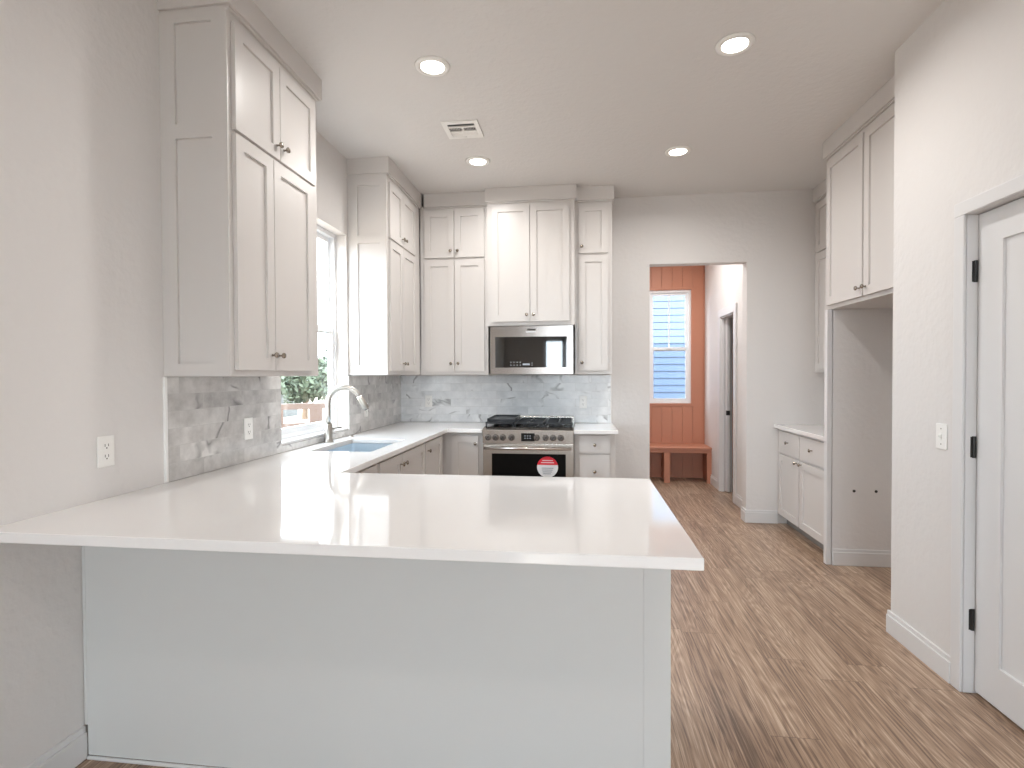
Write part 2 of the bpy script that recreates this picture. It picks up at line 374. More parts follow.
# ------------------------------------------------------------------ windows
def hung_window(name, T, u0, u1, z0, z1, dd, mid, muntin=False):
    """double-hung window in an opening; T(u, d, z), d = 0 at the room face, negative into the wall"""
    root = bpy.data.objects.new(name, None); COL.objects.link(root); root['kind'] = 'structure'
    root.location = T((u0+u1)/2, dd, z0)
    def fr(bm, a, b, c, e, wd, d0, d1):
        fbox(bm, T, a, a+wd, d0, d1, c, e); fbox(bm, T, b-wd, b, d0, d1, c, e); fbox(bm, T, a+wd, b-wd, d0, d1, c, c+wd); fbox(bm, T, a+wd, b-wd, d0, d1, e-wd, e)
    bm = bmesh.new(); fr(bm, u0, u1, z0, z1, .03, dd-.06, dd); obj('window_frame', bm, 'vinyl', root, .002)
    bm = bmesh.new(); fr(bm, u0+.03, u1-.03, z0+.03, mid+.03, .036, dd-.034, dd-.008)
    lo = obj('lower_sash', bm, 'vinyl', root, .002)
    bm = bmesh.new(); fbox(bm, T, u0+.066, u1-.066, dd-.022, dd-.018, z0+.066, mid-.006); obj('pane', bm, 'glass', lo)
    bm = bmesh.new(); fr(bm, u0+.03, u1-.03, mid-.02, z1-.03, .036, dd-.058, dd-.036)
    if muntin: fbox(bm, T, (u0+u1)/2-.008, (u0+u1)/2+.008, dd-.052, dd-.042, mid, z1-.06)
    us = obj('upper_sash', bm, 'vinyl', root, .002)
    bm = bmesh.new(); fbox(bm, T, u0+.066, u1-.066, dd-.049, dd-.045, mid+.016, z1-.066); obj('pane', bm, 'glass', us)
    bm = bmesh.new(); fbox(bm, T, (u0+u1)/2-.025, (u0+u1)/2+.025, dd-.008, dd+.012, mid+.012, mid+.028); obj('latch', bm, 'vinyl', root, .002)
    return root
TL = lambda u, d, z: (d, u, z)
TM = lambda u, d, z: (u, MY - d, z)
TB = lambda u, d, z: (u, -8.35 + d, z)
hung_window('window_1', TL, WY0, WY1, WZ0+.018, WZ1, -.085, 1.715)
hung_window('window_2', TM, MW[0], MW[1], MW[2], MW[3], -.01, 1.71, True)
# rear glazed door of three tall panes
root = bpy.data.objects.new('door_3', None); COL.objects.link(root); root['kind'] = 'structure'; root.location = (1.925, -8.4, .04)
bm = bmesh.new(); n = 5; wd = (RO[1]-RO[0])/n
for i in range(n):
    a, b = RO[0]+i*wd, RO[0]+(i+1)*wd
    for q in ((a, a+.05, RO[2], RO[3]), (b-.05, b, RO[2], RO[3]), (a, b, RO[2], RO[2]+.08), (a, b, RO[3]-.06, RO[3])): box(bm, q[0], q[1], -8.46, -8.41, q[2], q[3])
obj('door_frame', bm, 'vinyl', root)
bm = bmesh.new()
for q in ((RO[0], RO[1], TZ[0], TZ[0]+.04), (RO[0], RO[1], TZ[1]-.04, TZ[1]), (RO[0], RO[0]+.04, *TZ), (RO[1]-.04, RO[1], *TZ), (2.13, 2.17, *TZ)): box(bm, q[0], q[1], -8.46, -8.41, q[2], q[3])
obj('transom_frame', bm, 'vinyl', root); obj('transom_glass', boxes((RO[0]+.04, RO[1]-.04, -8.437, -8.433, TZ[0]+.04, TZ[1]-.04)), 'glass', root)
bm = bmesh.new()
for i in range(n):
    a, b = RO[0]+i*wd, RO[0]+(i+1)*wd; box(bm, a+.05, b-.05, -8.437, -8.433, RO[2]+.08, RO[3]-.06)
obj('door_glass', bm, 'glass', root)
# window sill, kitchen
struct('trim_window_sill', boxes((-.15, .0, WY0, WY1, WZ0-.0, WZ0+.018)), 'trim', bevel=.003)

# ------------------------------------------------------------------ door on the right wall
SY = -2.664                                       # hinge-side edge of the slab
DW = .80
root = bpy.data.objects.new('door_1', None); COL.objects.link(root); root['kind'] = 'structure'; root.location = (RX, SY-DW/2, 0)
bm = bmesh.new(); shaker(bm, FR('right', RX+.072), SY-DW, SY, .014, 2.040, 0, t=.03, rails=(.133, .133, .165, .13), rec=.011); obj('door_slab', bm, 'trim', root, .003)
bm = bmesh.new()
for (y0, y1, z1) in ((DY1-.006, DY1, 2.055), (DY0, DY0+.012, 2.055)): box(bm, RX-.0, RX+.12, y0, y1, 0, z1)
box(bm, RX, RX+.12, DY0, DY1, 2.045, 2.055)
box(bm, RX+.074, RX+.09, DY1-.032, DY1-.018, 0, 2.043)
obj('door_jamb', bm, 'trim', root, .002)
bm = bmesh.new(); ci = DY1 + .025 - .0; cw = .060
yi = DY1 - .004
for q in ((yi-.0, yi+cw, 0, 2.045), (DY0+.006-cw, DY0+.006, 0, 2.045), (DY0+.006-cw, yi+cw, 2.045, 2.045+cw)): box(bm, RX-.013, RX, q[0], q[1], q[2], q[3])
obj('door_casing', bm, 'trim', root, .004)
for z0_ in (1.758, 1.012, .272):
    bm = bmesh.new(); tube(bm, [(RX+.034, SY+.003, z0_), (RX+.034, SY+.003, z0_+.092)], .0085, 12); box(bm, RX+.020, RX+.042, SY+.0005, SY+.004, z0_+.002, z0_+.09)
    obj('hinge', bm, 'black', root)
bm = bmesh.new(); lathe(bm, [(.027, 0), (.027, .006), (.011, .01), (.011, .03), (.026, .04), (.028, .055), (.02, .066), (0, .068)], (RX+.042, SY-DW+.07, .95), '-X'); obj('door_handle', bm, 'black', root, smooth=True)

# mudroom pocket door and its casing
root = bpy.data.objects.new('door_2', None); COL.objects.link(root); root['kind'] = 'structure'; root.location = (CX, 1.1, 0)
bm = bmesh.new()
for q in ((CY0-.085, CY0+.006, 0, CZT), (CY1-.006, CY1+.085, 0, CZT), (CY0-.085, CY1+.085, CZT-.006, CZT+.08)): box(bm, CX-.018, CX, q[0], q[1], q[2], q[3])
obj('door_casing', bm, 'trim', root, .003)
bm = bmesh.new(); box(bm, CX, CX+.035, CY1-.03, CY1, 0, CZT-.01); box(bm, CX+.085, CX+.12, CY1-.03, CY1, 0, CZT-.01); box(bm, CX, CX+.12, CY0, CY0+.016, 0, CZT-.01); box(bm, CX, CX+.12, CY0, CY1, CZT-.02, CZT)
obj('door_jamb', bm, 'trim', root, .002)
bm = bmesh.new(); box(bm, CX+.042, CX+.077, CY1-.09, CY1-.001, .012, CZT-.022); sl = obj('door_slab', bm, 'trim', root, .002)
bm = bmesh.new(); box(bm, CX+.038, CX+.079, CY1-.093, CY1-.07, .90, .955); obj('door_latch', bm, 'black', sl, .002)
# closet upper boards glimpsed through the pocket door
struct('trim_closet', boxes(*[(4.585, 4.6, .12+i*.136, .12+i*.136+.132, 1.62, H) for i in range(15)]), 'clay')

# ------------------------------------------------------------------ backsplashes
bm = boxes((.0015, .010, -3.06, WY0, .916, 1.371), (.0015, .010, WY0, WY1, .916, WZ0), (.0015, .010, WY1, -.012, .916, 1.371))
bsl = obj('backsplash', bm, 'tileL'); tag(bsl, 'grey veined marble subway tile backsplash on the left window wall', 'backsplash', kind=None)
bm = bmesh.new(); box(bm, 0, .0115, -3.072, -3.06, .916, 1.371); obj('edge_trim', bm, 'caulk', bsl)
bm = boxes((.0015, 2.072, -.010, -.0015, .916, 1.371))
bsb = obj('backsplash', bm, 'tileB'); tag(bsb, 'pale blue-grey marble subway tile backsplash behind the gas range', 'backsplash')
bm = bmesh.new(); box(bm, 2.072, 2.079, -.0105, 0, .916, 1.371); obj('edge_trim', bm, 'caulk', bsb)

# ------------------------------------------------------------------ countertops
CT, CB = .914, .882
IX, IY0, IY1 = 2.082, -3.788, -2.755
SX0, SX1, SY0, SY1 = .130, .524, -2.075, -1.445      # sink cut-out
def slab_poly(xs, ys, inside, z0, z1):
    bm = bmesh.new(); V_ = {}
    g = lambda i, j, k: V_.setdefault((i, j, k), bm.verts.new((xs[i], ys[j], (z0, z1)[k]))) if (i, j, k) not in V_ else V_[(i, j, k)]
    cell = lambda i, j: 0 <= i < len(xs)-1 and 0 <= j < len(ys)-1 and inside((xs[i]+xs[i+1])/2, (ys[j]+ys[j+1])/2)
    for i in range(len(xs)-1):
        for j in range(len(ys)-1):
            if not cell(i, j): continue
            bm.faces.new([g(i, j, 1), g(i+1, j, 1), g(i+1, j+1, 1), g(i, j+1, 1)]); bm.faces.new([g(i, j+1, 0), g(i+1, j+1, 0), g(i+1, j, 0), g(i, j, 0)])
            if not cell(i-1, j): bm.faces.new([g(i, j, 0), g(i, j, 1), g(i, j+1, 1), g(i, j+1, 0)])
            if not cell(i+1, j): bm.faces.new([g(i+1, j, 0), g(i+1, j+1, 0), g(i+1, j+1, 1), g(i+1, j, 1)])
            if not cell(i, j-1): bm.faces.new([g(i, j, 0), g(i+1, j, 0), g(i+1, j, 1), g(i, j, 1)])
            if not cell(i, j+1): bm.faces.new([g(i, j+1, 0), g(i, j+1, 1), g(i+1, j+1, 1), g(i+1, j+1, 0)])
    return bm
def ins(x, y):
    if SX0 < x < SX1 and SY0 < y < SY1: return False
    return (y < IY1) or (x < .648) or (y > -.675 and x < .949)
bm = slab_poly([.0005, SX0, SX1, .648, .949, IX], [IY0, IY1, SY0, SY1, -.675, -.0005], ins, CB, CT)
bmesh.ops.dissolve_limit(bm, angle_limit=.01, verts=bm.verts, edges=bm.edges)
ct = obj('countertop', bm, 'quartz', bevel=.003); tag(ct, 'long glossy white quartz countertop covering the peninsula and the sink run', 'countertop')
ct2 = obj('countertop', boxes((1.732, 2.093, -.69, -.0005, CB, CT)), 'quartz', bevel=.003); tag(ct2, 'short white quartz countertop right of the gas range', 'countertop')
ct3 = obj('countertop', boxes((3.550, 4.199, -1.038, -.001, CB, CT)), 'quartz', bevel=.003); tag(ct3, 'white quartz countertop in the right alcove beside the tall panel', 'countertop')

# ------------------------------------------------------------------ peninsula base
root = thing('peninsula_base', 'broad pale grey blank-faced peninsula base under the overhanging white countertop', 'cabinet', (1.03, -3.1, 0))
obj('body', boxes((.02, 2.03, -3.44, -2.80, .10, CB-.002)), 'cab2', root)
obj('toe_kick', boxes((.64, 2.02, -3.42, -2.88, 0, .10)), 'kick', root)
obj('back_panel', boxes((.0165, 1.972, -3.462, -3.4405, .012, CB-.002)), 'cab2', root)
obj('end_stile', boxes((1.9722, 2.055, -3.4625, -3.4405, 0, CB-.002), (2.0305, 2.055, -3.4405, -2.80, 0, CB-.002)), 'cab2', root, .002)
obj('corner_bead', boxes((.002, .0163, -3.4625, -3.4405, BH+.001, CB-.002)), 'cab2', root, .003)
bm = bmesh.new(); box(bm, .0185, 1.972, -3.472, -3.4625, 0, .012); obj('shoe_moulding', bm, 'trim', root, .003)
T = FR('right', 2.8)
# ------------------------------------------------------------------ base cabinets
def dr(a, b, c0, c1, ku, kz, w='door'): return (w, a, b, c0, c1, ku, kz)
bg_ = 'base cabinets under the long countertop'
cabinet('base_cabinet', 'narrow base cabinet nearest the peninsula, beside the sink cabinet', 'left', 0, -2.79, -2.215, 0, CB-.002, .61, [dr(-2.77, -2.235, .115, .865, -2.28, .80)], bg_, kick=True)
cabinet('base_cabinet', 'two-door base cabinet under the steel sink', 'left', 0, -2.2145, -1.265, 0, CB-.002, .61, hollow=True, doors= [dr(-2.19, -1.800, .115, .865, -1.835, .80), dr(-1.792, -1.285, .115, .865, -1.765, .80)], group=bg_, kick=True)
cabinet('base_cabinet', 'single-door base cabinet between the sink cabinet and the corner', 'left', 0, -1.2645, -.70, 0, CB-.002, .61, [dr(-1.255, -.79, .115, .865, -1.215, .80)], bg_, kick=True)
cabinet('base_cabinet', 'corner base cabinet left of the gas range with knob at top right', 'back', 0, .003, .948, 0, CB-.002, .61, [dr(.672, .908, .115, .85, .885, .785)], bg_, kick=True)
cabinet('drawer_cabinet', 'narrow base cabinet of stacked drawers right of the gas range', 'back', 0, 1.735, 2.073, 0, CB-.002, .61,
        [dr(1.775, 2.03, .715, .862, 1.903, .785, 'drawer'), dr(1.775, 2.03, .42, .700, 1.903, .56, 'drawer'), dr(1.775, 2.03, .115, .405, 1.903, .26, 'drawer')], None, kick=True)

# ------------------------------------------------------------------ wall cabinets
UZ, UT, CZ0, CZ1 = 1.379, 2.935, 2.925, H-.0005
SPL = (2.425, 2.452)
r_ = (.087-.0, .075, .05, .05)
gL = 'wall cabinets on the left wall'; gB = 'wall cabinets on the back wall'
cabinet('wall_cabinet', 'tall off-white wall cabinet nearest the camera, left of the window', 'left', 0, -3.052, -2.298, 1.3725, UT, .31,
        [dr(-3.036, -2.756, 1.400, SPL[0]-.016, -2.784, 1.472), dr(-2.751, -2.376, 1.400, SPL[0]-.016, -2.722, 1.472),
         dr(-3.036, -2.696, SPL[1]-.028, 2.88, -2.724, 2.487), dr(-2.691, -2.340, SPL[1]-.028, 2.88, -2.664, 2.487)], gL,
        crown=(-3.075, -2.270, 2.93, CZ1), end=(-3.052, (0.0, .31), (.07, .07, .055, .045), ((2.385, 2.445),), (1.3725, 2.917)))
cabinet('wall_cabinet', 'tall off-white wall cabinet in the corner right of the window, side lit by sun', 'left', 0, -1.190, -.352, UZ, UT, .312,
        [dr(-1.168, -.868, 1.412, SPL[0]-.002, -.896, 1.472), dr(-.862, -.515, 1.412, SPL[0]-.002, -.834, 1.472),
         dr(-1.168, -.868, SPL[1]-.010, 2.87, -.896, 2.495), dr(-.862, -.515, SPL[1]-.010, 2.87, -.834, 2.495)], gL,
        crown=(-1.213, -.352, 2.925, CZ1), end=(-1.190, (0.0, .312), (.08, .055, .075, .075), ((2.395, 2.455),), (UZ, 2.912)))
cabinet('wall_cabinet', 'off-white wall cabinet with four doors left of the microwave', 'back', 0, .314, .951, UZ, UT, .33,
        [dr(.358, .636, 1.414, 2.436, .606, 1.484), dr(.642, .918, 1.414, 2.436, .673, 1.484), dr(.358, .636, 2.458, 2.888, .606, 2.515), dr(.642, .918, 2.458, 2.888, .673, 2.515)], gB,
        crown=(.355, .951, 2.925, CZ1))
cabinet('wall_cabinet', 'deeper off-white wall cabinet with two tall doors above the microwave', 'back', 0, .9525, 1.738, 1.817, UT, .40,
        [dr(.998, 1.340, 1.853, 2.888, 1.312, 1.912), dr(1.346, 1.690, 1.853, 2.888, 1.374, 1.912)], gB, crown=(.940, 1.757, 2.925, CZ1))
cabinet('wall_cabinet', 'narrow off-white wall cabinet with two stacked doors right of the microwave', 'back', 0, 1.7395, 2.066, UZ, UT, .33,
        [dr(1.773, 2.030, 1.414, 2.436, 1.800, 1.484), dr(1.773, 2.030, 2.458, 2.888, 1.800, 2.515)], gB, crown=(1.757, 2.086, 2.925, CZ1))
# right alcove
gR = 'cabinets of the right alcove'
cabinet('wall_cabinet', 'deep two-door cabinet above the empty refrigerator space', 'right', 4.2, -2.126, -1.042, 1.834, UT, .645,
        [dr(-1.550, -1.062, 1.862, 2.885, -1.522, 1.915), dr(-2.055, -1.570, 1.862, 2.885, -1.598, 1.915)], gR, crown=(-2.126, -1.015, 2.925, CZ1))
cabinet('wall_cabinet', 'shallow wall cabinet half hidden behind the deep cabinet above the refrigerator space', 'right', 4.2, -1.03, -.002, 1.385, UT, .30,
        [dr(-.51, -.055, 1.412, 2.436, -.48, 1.484), dr(-.975, -.518, 1.412, 2.436, -.55, 1.484), dr(-.51, -.055, 2.458, 2.888, -.48, 2.515), dr(-.975, -.518, 2.458, 2.888, -.55, 2.515)], gR,
        crown=(-1.03, -.002, 2.925, CZ1))
cabinet('base_cabinet', 'white two-drawer two-door base cabinet in the right alcove', 'right', 4.2, -1.038, -.002, 0, CB-.002, .610,
        [dr(-.505, -.055, .675, .862, -.28, .775, 'drawer'), dr(-.985, -.525, .675, .862, -.76, .775, 'drawer'),
         dr(-.505, -.055, .105, .655, -.470, .630), dr(-.985, -.525, .105, .655, -.560, .630)], gR, kick=True)
tp = obj('tall_panel', boxes((3.538, 3.571, -1.085, -1.040, 0, 1.8335)), 'trim', bevel=.0015); tag(tp, 'slim white full-height end post left of the empty refrigerator space', 'panel')
for i, (x, s) in enumerate(((3.722, 'left'), (3.868, 'right'))):
    bm = bmesh.new(); tube(bm, [(x, -1.085, .535), (x, -1.098, .535)], .0045, 8); lathe(bm, [(.010, 0), (.010, .003), (0, .004)], (x, -1.085, .535), '-Y', 10); 
    tag(obj('wall_screw', bm, 'slot'), f'tiny dark screw in the refrigerator space wall, the {s} of two', 'screw', 'screws in the refrigerator space wall')

# ------------------------------------------------------------------ sink, faucet, button
bm = bmesh.new(); d = .21
def basin(bm, x0, x1, y0, y1, zt, zb, t=.004, rr=.02):
    n = 5; ring = lambda ins_, z, r: [bm.verts.new((cx + r*math.cos(a), cy_ + r*math.sin(a), z)) for (cx, cy_, a0) in ((x1-ins_-r, y1-ins_-r, 0), (x0+ins_+r, y1-ins_-r, PI/2), (x0+ins_+r, y0+ins_+r, PI), (x1-ins_-r, y0+ins_+r, 1.5*PI)) for a in [a0 + PI/2*k/n for k in range(n+1)]]
    R = [ring(-.012, zt, rr), ring(0, zt, rr), ring(.002, zb+.02, rr), ring(.022, zb, rr), ]
    for A, B in zip(R, R[1:]):
        for i in range(len(A)): bm.faces.new((A[i], A[(i+1) % len(A)], B[(i+1) % len(A)], B[i]))
    bm.faces.new(R[-1])
basin(bm, SX0-.0, SX1+.0, SY0, SY1, CB-.0008, CB-d)
sk = obj('sink', bm, 'sink', smooth=False); tag(sk, 'undermount stainless steel sink set in the white countertop below the window', 'sink')
so_ = sk.modifiers.new('wall', 'SOLIDIFY'); so_.thickness = .003; so_.offset = -1
bm = bmesh.new(); lathe(bm, [(.045, .0), (.045, .003), (.03, .004), (.028, .001), (0, .001)], (.30, -1.76, CB-d+.0005)); obj('drain', bm, 'nickel', sk)
fx, fy = .055, -1.665
fa = thing('faucet', 'tall brushed nickel gooseneck pull-down faucet beside the sink', 'faucet', (fx, fy, CT))
bm = bmesh.new(); lathe(bm, [(.034, 0), (.034, .006), (.030, .012), (.0275, .03), (.026, .125), (.021, .132), (0, .133)], (fx, fy, CT)); obj('base', bm, 'nickel', fa, smooth=True)
R0 = .108; zc = 1.185; dirv = Vector((.93, .36, 0)).normalized()
P = [Vector((fx, fy, CT+.13)), Vector((fx, fy, 1.1)), Vector((fx, fy, zc))]
for i in range(1, 15):
    a = PI - i*(PI*.87)/14; P.append(Vector((fx, fy, zc)) + dirv*(R0 + R0*math.cos(a)) + Vector((0, 0, R0*math.sin(a))))
bm = bmesh.new(); tube(bm, P, .018, 16); obj('spout', bm, 'nickel', fa, smooth=True)
t_ = (P[-1]-P[-2]).normalized()
bm = bmesh.new(); tube(bm, [P[-1]-t_*.004, P[-1]+t_*.01, P[-1]+t_*.05, P[-1]+t_*.095, P[-1]+t_*.10], [.019, .020, .0215, .023, .020], 16); sh = obj('spray_head', bm, 'nickel', fa, smooth=True)
bm = bmesh.new(); pe = P[-1]+t_*.10; tube(bm, [pe, pe+t_*.004], .015, 16); obj('nozzle', bm, 'slot', sh)
bm = bmesh.new(); q = P[-1]+t_*.06+dirv*.019; tube(bm, [q, q+t_*.025], .006, 8); obj('spray_button', bm, 'slot', sh)
bm = bmesh.new(); hz = CT+.085; sd_ = Vector((.25, .97, 0)).normalized(); b0 = Vector((fx, fy, hz)) + sd_*.018
tube(bm, [b0, b0+sd_*.03], .0135, 14); tube(bm, [b0+sd_*.02, b0+sd_*.03+Vector((0, 0, .006)), b0+sd_*.115+Vector((0, 0, .008))], [.006, .006, .005], 10); obj('lever', bm, 'nickel', fa, smooth=True)
bm = bmesh.new(); lathe(bm, [(.020, 0), (.020, .006), (.015, .008), (.013, .011), (0, .0115)], (.07, -1.335, CT)); ab = obj('disposal_button', bm, 'nickel', smooth=True); tag(ab, 'small round nickel push button on the countertop right of the faucet', 'button')

# ------------------------------------------------------------------ microwave
mw = thing('microwave', 'stainless over-the-range microwave under the deeper wall cabinet', 'microwave', (1.35, -.2, 1.378))
MZ0, MZ1, MX0, MX1, MYF = 1.383, 1.8145, .982, 1.723, -.39
obj('housing', boxes((MX0, MX1, MYF, -.010, MZ0+.012, MZ1)), 'steel', mw, .002)
bm = bmesh.new(); gx0, gx1, gz0, gz1 = 1.028, 1.668, 1.442, 1.716
fy0, fy1 = MYF-.034, MYF-.0005
for q in ((MX0, gx0, MZ0, MZ1-.004), (gx1, MX1, MZ0, MZ1-.004), (gx0, gx1, MZ0, gz0), (gx0, gx1, gz1, MZ1-.004)): box(bm, q[0], q[1], fy0, fy1, q[2], q[3])
bmesh.ops.remove_doubles(bm, verts=bm.verts, dist=1e-5)
dm = obj('door', bm, 'steel', mw)
obj('door_window', boxes((gx0, gx1, fy0+.002, fy1, gz0, gz1)), 'blackglass', dm)
obj('badge', boxes((1.315, 1.392, fy0-.0012, fy0, 1.772, 1.786)), 'slot', dm)
obj('badge_strip', boxes((1.305, 1.392, fy0-.0012, fy0, 1.755, 1.762)), 'paper', dm)
obj('clock_digits', boxes((1.275, 1.338, fy0+.0012, fy0+.002, 1.462, 1.478)), 'digit', dm)
for q in [(1.166+i*.028, 1.173+i*.028, z, z+.010) for i in range(4) for z in (1.458, 1.484)] + [(1.354, 1.364, z, z+.006) for z in (1.460, 1.478)]:
    obj('touch_mark', boxes((q[0], q[1], fy0+.0012, fy0+.002, q[2], q[3])), 'digit', dm)
obj('vent_grille', boxes((MX0+.01, MX1-.01, MYF+.01, -.03, MZ0+.002, MZ0+.0115)), 'slot', mw)

# ------------------------------------------------------------------ range
rg = thing('gas_range', 'stainless gas range with black grates and a row of front knobs', 'range', (1.348, -.33, 0))
GX0, GX1, GF = .951, 1.729, -.655
obj('body', boxes((GX0, GX1, -.62, -.012, .06, .905)), 'steel2', rg, .002)
bm = bmesh.new()
v = [(GF, .792), (GF-.004, .905), (-.60, .925), (-.60, .792)]
A = [bm.verts.new((GX0, y, z)) for y, z in v]; B = [bm.verts.new((GX1, y, z)) for y, z in v]
bm.faces.new(A); bm.faces.new(B[::-1])
for i in range(4): bm.faces.new((A[i], A[(i+1) % 4], B[(i+1) % 4], B[i]))
cp = obj('control_panel', bm, 'steel2', rg, .003)
obj('cooktop', boxes((GX0+.004, GX1-.004, -.60, -.075, .905, .927)), 'enamel', rg, .004)
for i, px in enumerate((491.5, 499, 506.5, 515.3, 540.5, 549.5, 557, 564.5)):
    x = 1.000 + (px-491.5)*.00848; z = .842
    bm = bmesh.new(); lathe(bm, [(.026, 0), (.027, .004), (.021, .006), (.0195, .030), (.017, .033), (0, .033)], (x, GF-.002, z), '-Y', 20)
    kn = obj('knob', bm, 'knobgrey', cp, smooth=False)
    bm = bmesh.new(); box(bm, x-.003, x+.003, GF-.040, GF-.034, z-.017, z+.017); 
    bmesh.ops.rotate(bm, verts=bm.verts, cent=(x, GF-.03, z), matrix=Matrix.Rotation(math.radians(35), 3, 'Y')); 
    bmesh.ops.translate(bm, verts=bm.verts, vec=-rg.location)
    me = bpy.data.meshes.new('knob_grip'); bm.to_mesh(me); bm.free()
    me.materials.append(M['castiron']); o = bpy.data.objects.new('knob_grip', me); COL.objects.link(o); o.parent = cp   # sits on the knob's face
dp = obj('display', boxes((1.285, 1.400, GF-.007, GF-.001, .812, .880)), 'display', cp)
obj('display_digits', boxes(*[(1.312+i*.022, 1.324+i*.022, GF-.0078, GF-.007, z, z+.006) for i in range(3) for z in (.835, .855)]), 'digit', cp)
# oven door
bm = boxes((GX0+.004, 1.032, GF-.005, -.621, .17, .782), (1.662, GX1-.004, GF-.005, -.621, .17, .782), (1.032, 1.662, GF-.005, -.621, .705, .782), (1.032, 1.662, GF-.005, -.621, .17, .30))
od = obj('oven_door', bm, 'steel2', rg)
obj('oven_window', boxes((1.032, 1.662, GF-.003, -.621, .30, .705)), 'ovenglass', od)
bm = bmesh.new(); tube(bm, [(GX0+.02, GF-.052, .755), (GX1-.02, GF-.052, .755)], .0125, 14)
for x in (GX0+.05, GX1-.05): tube(bm, [(x, GF-.002, .755), (x, GF-.052, .755)], .010, 10)
obj('oven_handle', bm, 'steel2', od, smooth=True)
obj('bottom_drawer', boxes((GX0+.004, GX1-.004, GF-.005, -.621, .065, .16)), 'steel2', rg, .002)
for (x, y) in ((GX0+.05, -.57), (GX1-.05, -.57), (GX0+.05, -.07), (GX1-.05, -.07)):
    bm = bmesh.new(); lathe(bm, [(.018, 0), (.018, .01), (.01, .012), (.01, .06)], (x, y, 0)); obj('foot', bm, 'black', rg)
# back vent rail
bm = boxes((GX0+.004, GX1-.004, -.074, -.012, .905, .982)); vr = obj('vent_rail', bm, 'steel2', rg, .003)
obj('vent_slots', boxes(*[(1.30+i*.15, 1.42+i*.15, -.062, -.032, .9822, .9832) for i in range(3)]), 'slot', vr)
# burners, grates, griddle
for (x, y, r) in ((1.12, -.47, .045), (1.12, -.20, .035), (1.35, -.34, .04), (1.58, -.47, .05), (1.58, -.20, .04)):
    bm = bmesh.new(); lathe(bm, [(r+.012, 0), (r+.01, .008), (r, .009), (r-.003, .018), (0, .019)], (x, y, .927), seg=20); obj('burner', bm, 'castiron', rg)
for (a, b) in ((GX0+.015, 1.212), (1.22, 1.476), (1.484, GX1-.015)):
    bm = bmesh.new(); y0, y1 = -.592, -.085; z0, z1 = .952, .968
    for q in ((a, b, y0, y0+.012), (a, b, y1-.012, y1), (a, a+.012, y0, y1), (b-.012, b, y0, y1), (a, b, -.345, -.333)): box(bm, q[0], q[1], q[2], q[3], z0, z1)
    m_ = (a+b)/2
    for yy in (-.47, -.20):
        box(bm, a, m_-.03, yy-.005, yy+.005, z0, z1); box(bm, m_+.03, b, yy-.005, yy+.005, z0, z1)
    box(bm, m_-.005, m_+.005, y0, -.50, z0, z1); box(bm, m_-.005, m_+.005, -.17, y1, z0, z1); box(bm, m_-.005, m_+.005, -.44, -.23, z0, z1)
    for x in (a+.001, b-.013):
        for y in (y0+.001, y1-.013): box(bm, x, x+.012, y, y+.012, .927, z0)
    obj('grate', bm, 'castiron', rg, .002)
gd = thing('griddle', 'dark rectangular griddle plate lying on the left grate of the range', 'griddle', (1.105, -.34, .9685))
bm = bmesh.new(); gx = (.975, 1.220, -.56, -.105)
box(bm, gx[0], gx[1], gx[2], gx[3], .9685, .982)
obj('plate', bm, 'castiron', gd, .004)
bm = boxes((gx[0], gx[0]+.01, gx[2], gx[3], .982, .996), (gx[1]-.01, gx[1], gx[2], gx[3], .982, .996), (gx[0], gx[1], gx[3]-.01, gx[3], .982, .996), (gx[0], gx[1], gx[2], gx[2]+.03, .982, .990)); obj('rim', bm, 'castiron', gd, .002)
# round sticker on the oven window
sx, sz, sr, syy = 1.508, .596, .089, GF-.0042
bm = bmesh.new(); lathe(bm, [(sr, 0), (sr, .0008)], (sx, syy+.001, sz), '-Y', 48); st = obj('sticker', bm, 'paper'); tag(st, 'round red and white paper sticker on the black oven window', 'sticker')
bm = bmesh.new(); n = 32; y = syy - .0012; a0 = math.asin(.018/sr)
for yy in (y, y+.0009):
    pass
vs = [bm.verts.new((sx + sr*math.cos(a), y, sz + sr*math.sin(a))) for a in [a0 + (PI-2*a0)*i/n for i in range(n+1)]]
f = bm.faces.new(vs); ex = bmesh.ops.extrude_face_region(bm, geom=[f]); bmesh.ops.translate(bm, verts=[v for v in ex['geom'] if isinstance(v, bmesh.types.BMVert)], vec=(0, .0009, 0))
o = obj('red_field', bm, 'red'); o.parent = st
o = obj('print_lines', boxes(*[(sx-.05+j*.004, sx+.05-j*.007, y-.0002, y+.0009, sz-.012-j*.016, sz-.007-j*.016) for j in range(4)]), 'inkgrey'); o.parent = st
o = obj('print_lines', boxes((sx-.045, sx+.045, y-.0006, y, sz+.052, sz+.058), (sx-.055, sx+.055, y-.0006, y, sz+.034, sz+.040)), 'paper'); o.parent = st

